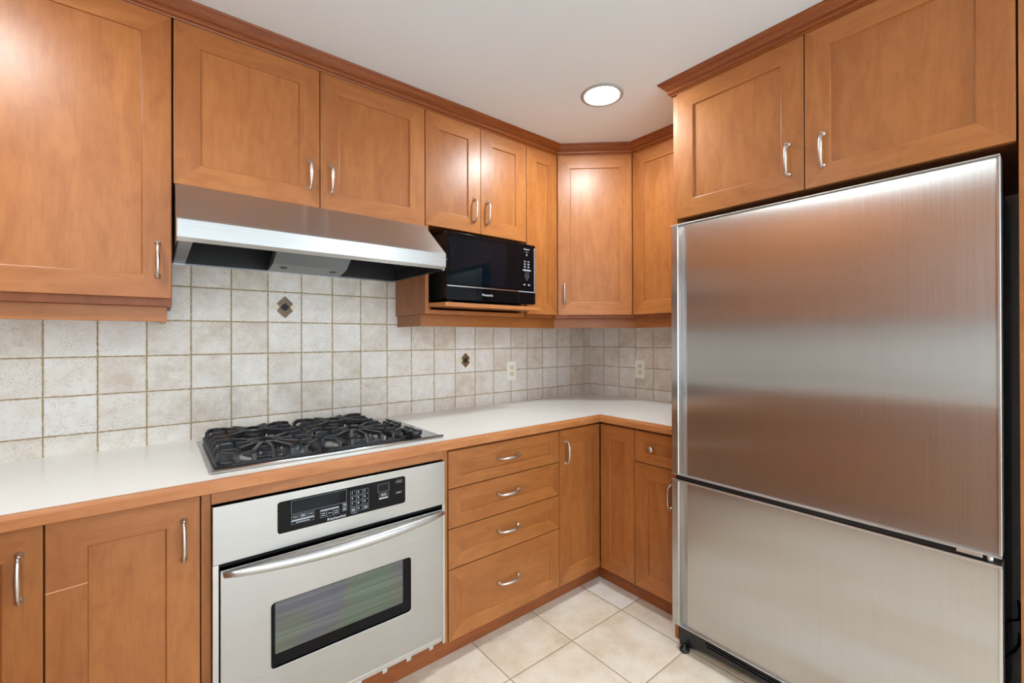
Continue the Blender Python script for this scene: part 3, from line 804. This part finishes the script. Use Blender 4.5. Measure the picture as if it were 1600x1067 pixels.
for rr_ in range(3):
    for cc_ in range(2):
        m = MB(); x = -.9775 + cc_ * .024; z = 1.706 - rr_ * .014; m.box(x, x + .013, y_ - .0003, y_, z, z + .0045, GREYMK); m.box(x + .002, x + .011, y_ - .0003, y_, z - .003, z - .001, GREYMK); m.build('key', cpn)
m = MB(); m.box(-.984, -.931, y_ - .0003, y_, 1.658, 1.6665, GREYMK); m.build('key', cpn)
text('key_digits', '1  2  3\n4  5  6\n7  8  9\n   0   ', cpn, (-.9575, y_, 1.630), .0115, GREYMK, sx=.9)
for x in (-.981, -.950):
    m = MB(); m.box(x, x + .014, y_ - .0003, y_, 1.583, 1.590, GREYMK); m.build('key', cpn)
for x in (MX0 + .045, MX1 - .075):
    for y in (MY + .05, -.09):
        m = MB(); m.lathe([(.012, 1.4747), (.013, 1.4895)], BLACKPL, (x, y, 0), seg=16); m.build('foot', t)

# ------------------------------------------------------------------ outlets
def outlet(loc, rot, label):
    t = thing('wall_outlet', label, 'outlet', loc, rot)
    m = MB(); m.prism(rrect(-.0355, .0355, -.059, .059, .004), 1, -.0050, -.0003, IVORY); p = m.build('cover_plate', t, .0015)
    for z in (-.0195, .0195):
        m = MB(); m.prism(rrect(-.0165, .0165, z - .0140, z + .0140, .006), 1, -.0066, -.0051, IVORY2); r_ = m.build('receptacle', t, .0005)
        m = MB(); m.box(-.0078, -.0055, -.0069, -.0066, z - .001, z + .007, SLOT); m.box(.0055, .0078, -.0069, -.0066, z - .001, z + .006, SLOT)
        m.lathe([(.0026, 0), (.0026, .0003)], SLOT, (0, -.0066, z - .0075), (0, -1, 0), 10); m.build('slot', r_)
outlet((-.7295, 0, 1.107), 0, 'ivory double wall outlet left of the room corner')
outlet((0, -.438, 1.104), -PI / 2, 'ivory double wall outlet on the short wall near the fridge')

# ------------------------------------------------------------------ fridge surround
m = MB(); m.box(-.692, -.002, -1.1185, -1.1005, .0005, 2.4195, MAPLE, (0, 0, 1)); tag(m.build('cabinet_gable', None, .0008), 'full-height maple side panel on the left of the fridge', 'panel')
m = MB(); m.box(-.700, -.002, -2.1250, -2.1000, .0005, 2.4195, MAPLE, (0, 0, 1)); tag(m.build('cabinet_gable', None, .0008), 'full-height maple side panel at the right edge of the photo', 'panel')
t = thing('fridge_cabinet', 'deep maple two-door cabinet above the fridge', 'cabinet', (-.700, -1.1190, 0), -PI / 2)
carcass(t, .9775, .698, 1.832, 2.42, .0008)
front(t, .0025, .4870, 1.825, DT, hdl=(.437, 1.945))
front(t, .4905, .9765, 1.825, DT, hdl=(.543, 1.945))

# ------------------------------------------------------------------ fridge
FX = -.745; FY0, FY1 = -1.1245, -2.070
t = thing('refrigerator', 'wide stainless steel refrigerator with bottom freezer drawer', 'refrigerator', (0, 0, 0))
m = MB(); m.box(-.675, -.04, -2.055, -1.150, .10, 1.772, CASE_REFL); o = m.build('case', t, .004); o['label'] = 'dark side case with blue window reflection in its colour'
def fdoor(z0, z1, name):
    # plan section (x, y) extruded in z: left edge trim, cove, flat panel
    n = 8
    sec = [(-.682, FY0)]
    sec += [(-.752, FY0), (-.757, FY0 - .004), (-.757, FY0 - .031), (-.753, FY0 - .0345)]
    for k in range(n + 1):
        a = k / n; sec.append((-.7385 - .0065 * a ** 2, FY0 - .036 - .030 * a))
    sec += [(FX, FY1 + .010), (FX, FY1 + .004)]
    sec += [(FX, FY1 + .002), (-.682, FY1 + .002)]
    m = MB(); m.prism(sec, 2, z0 + .004, z1 - .004, STEEL_FR, (0, 0, 1))
    d = m.build(name, t)
    m = MB(); m.box(-.757, -.752, FY0 - .0135, FY0 - .001, z0, z1, STEEL_TRIM); m.build('edge_trim', d, .001) if False else None
    for zz in (z0, z1 - .004):
        m = MB(); m.box(-.7555, -.682, FY1, FY0 - .0005, zz, zz + .004, SATIN); m.build('cap_strip', d, .0008)
    m = MB(); m.box(-.752, -.682, FY1 - .0005, FY1 + .0065, z0 + .0045, z1 - .0045, STEEL_TRIM); o = m.build('edge_trim', d, .0015); o['label'] = 'bright right edge trim'
    return d
ud = fdoor(.734, 1.785, 'door'); ld = fdoor(.104, .7125, 'freezer_drawer')
m = MB(); m.box(-.7575, -.700, FY1, FY0 - .0005, .7127, .7165, STEEL_TRIM); m.build('top_lip', ld, .001)
m = MB(); m.box(-.735, -.676, FY1 + .010, FY0 - .010, .7168, .7336, BLACKPL); m.build('gasket', t)
m = MB(); m.box(-.752, -.7352, -2.035, -1.985, .7235, .7338, STEEL_TRIM); m.build('hinge', t, .001)
m = MB(); m.lathe([(.007, .7180), (.007, .7325)], STEEL_TRIM, (-.744, -2.048, 0), seg=12); m.build('hinge_pin', t)
m = MB()
prof = [(-1.139, .1025), (-1.139, .010), (-1.150, .004), (-1.185, .010), (-1.235, .028), (-1.31, .036), (-1.42, .042), (-1.60, .045), (-1.80, .042), (-1.98, .028), (-2.03, .010), (-2.065, .005), (-2.070, .010), (-2.070, .1025)]
m.prism(prof, 0, -.722, -.690, BLACKPL, (0, 1, 0)); kp = m.build('kick_grille', t, .001)
m = MB()
for k in range(4):
    z = .0935 - k * .0115; m.box(-.7285, -.7222, -1.97, -1.243 - k * .006, z - .0045, z, BLACKPL)
m.build('louvre', kp, .0008)
for y in (-1.172, -2.03):
    m = MB(); m.lathe([(.016, .0005), (.017, .006), (.014, .010), (.009, .012), (.009, .09)], BLACKPL, (-.735 if y > -1.5 else -.71, y, 0), seg=18) if False else m.lathe([(.020, .0005), (.021, .009), (.016, .014), (.007, .0155), (.007, .030)], BLACKPL, (-.738, y, 0), seg=18)
    m.build('foot', t)
# cable beside the case
m = MB()
def arc(pts, r_): m.tube(pts, r_, CABLE, 8)
arc([(-.60, -2.0605, .49), (-.57, -2.066, .497), (-.54, -2.074, .493), (-.50, -2.082, .480), (-.46, -2.088, .470), (-.40, -2.088, .478), (-.3, -2.080, .46), (-.1, -2.078, .30), (-.03, -2.078, .2)], .0035)
arc([(-.60, -2.0605, .405), (-.57, -2.068, .401), (-.53, -2.080, .402), (-.48, -2.088, .404), (-.40, -2.086, .40), (-.2, -2.078, .30), (-.04, -2.078, .22)], .0035)
tag(m.build('power_cable'), 'thin black cables in the dark gap right of the fridge', 'cable')

# ------------------------------------------------------------------ recessed lights
for i, (lx, ly) in enumerate(LAMPS):
    lab = ['round recessed ceiling light glowing above the corner', 'recessed ceiling light above the far left counter', 'recessed ceiling light behind the camera near the right wall', 'recessed ceiling light behind the camera on the left', 'added unseen fill light in the ceiling by the window on the right', 'added unseen fill light in the ceiling by the window on the left'][i]
    t = thing('recessed_light', lab, 'ceiling light', (lx, ly, CEIL))
    m = MB(); m.lathe([(.096, -.0003), (.0955, -.0035), (.085, -.006), (.0765, -.0045), (.0705, -.0003)], RING, (0, 0, 0), seg=48); m.build('trim_ring', t)
    m = MB(); m.lathe([(0, -.0030), (.0685, -.0030), (.0695, -.0006)], LENS, (0, 0, 0), seg=40); o = m.build('lens', t); o['label'] = 'bright white lens'

# repeats share a group phrase
GROUPS = {'wall_cabinet': 'maple wall cabinets', 'base_cabinet': 'maple base cabinets', 'recessed_light': 'recessed ceiling lights',
          'diamond_accent_tile': 'diamond accent tiles in the backsplash', 'wall_outlet': 'outlets in the backsplash',
          'toe_kick': 'toe kick boards', 'light_rail': 'light rail boards', 'cabinet_gable': 'panels beside the fridge', 'crown_moulding': 'crown mouldings'}
for o in bpy.data.objects:
    if o.parent is None and o.name.split('.')[0] in GROUPS: o['group'] = GROUPS[o.name.split('.')[0]]
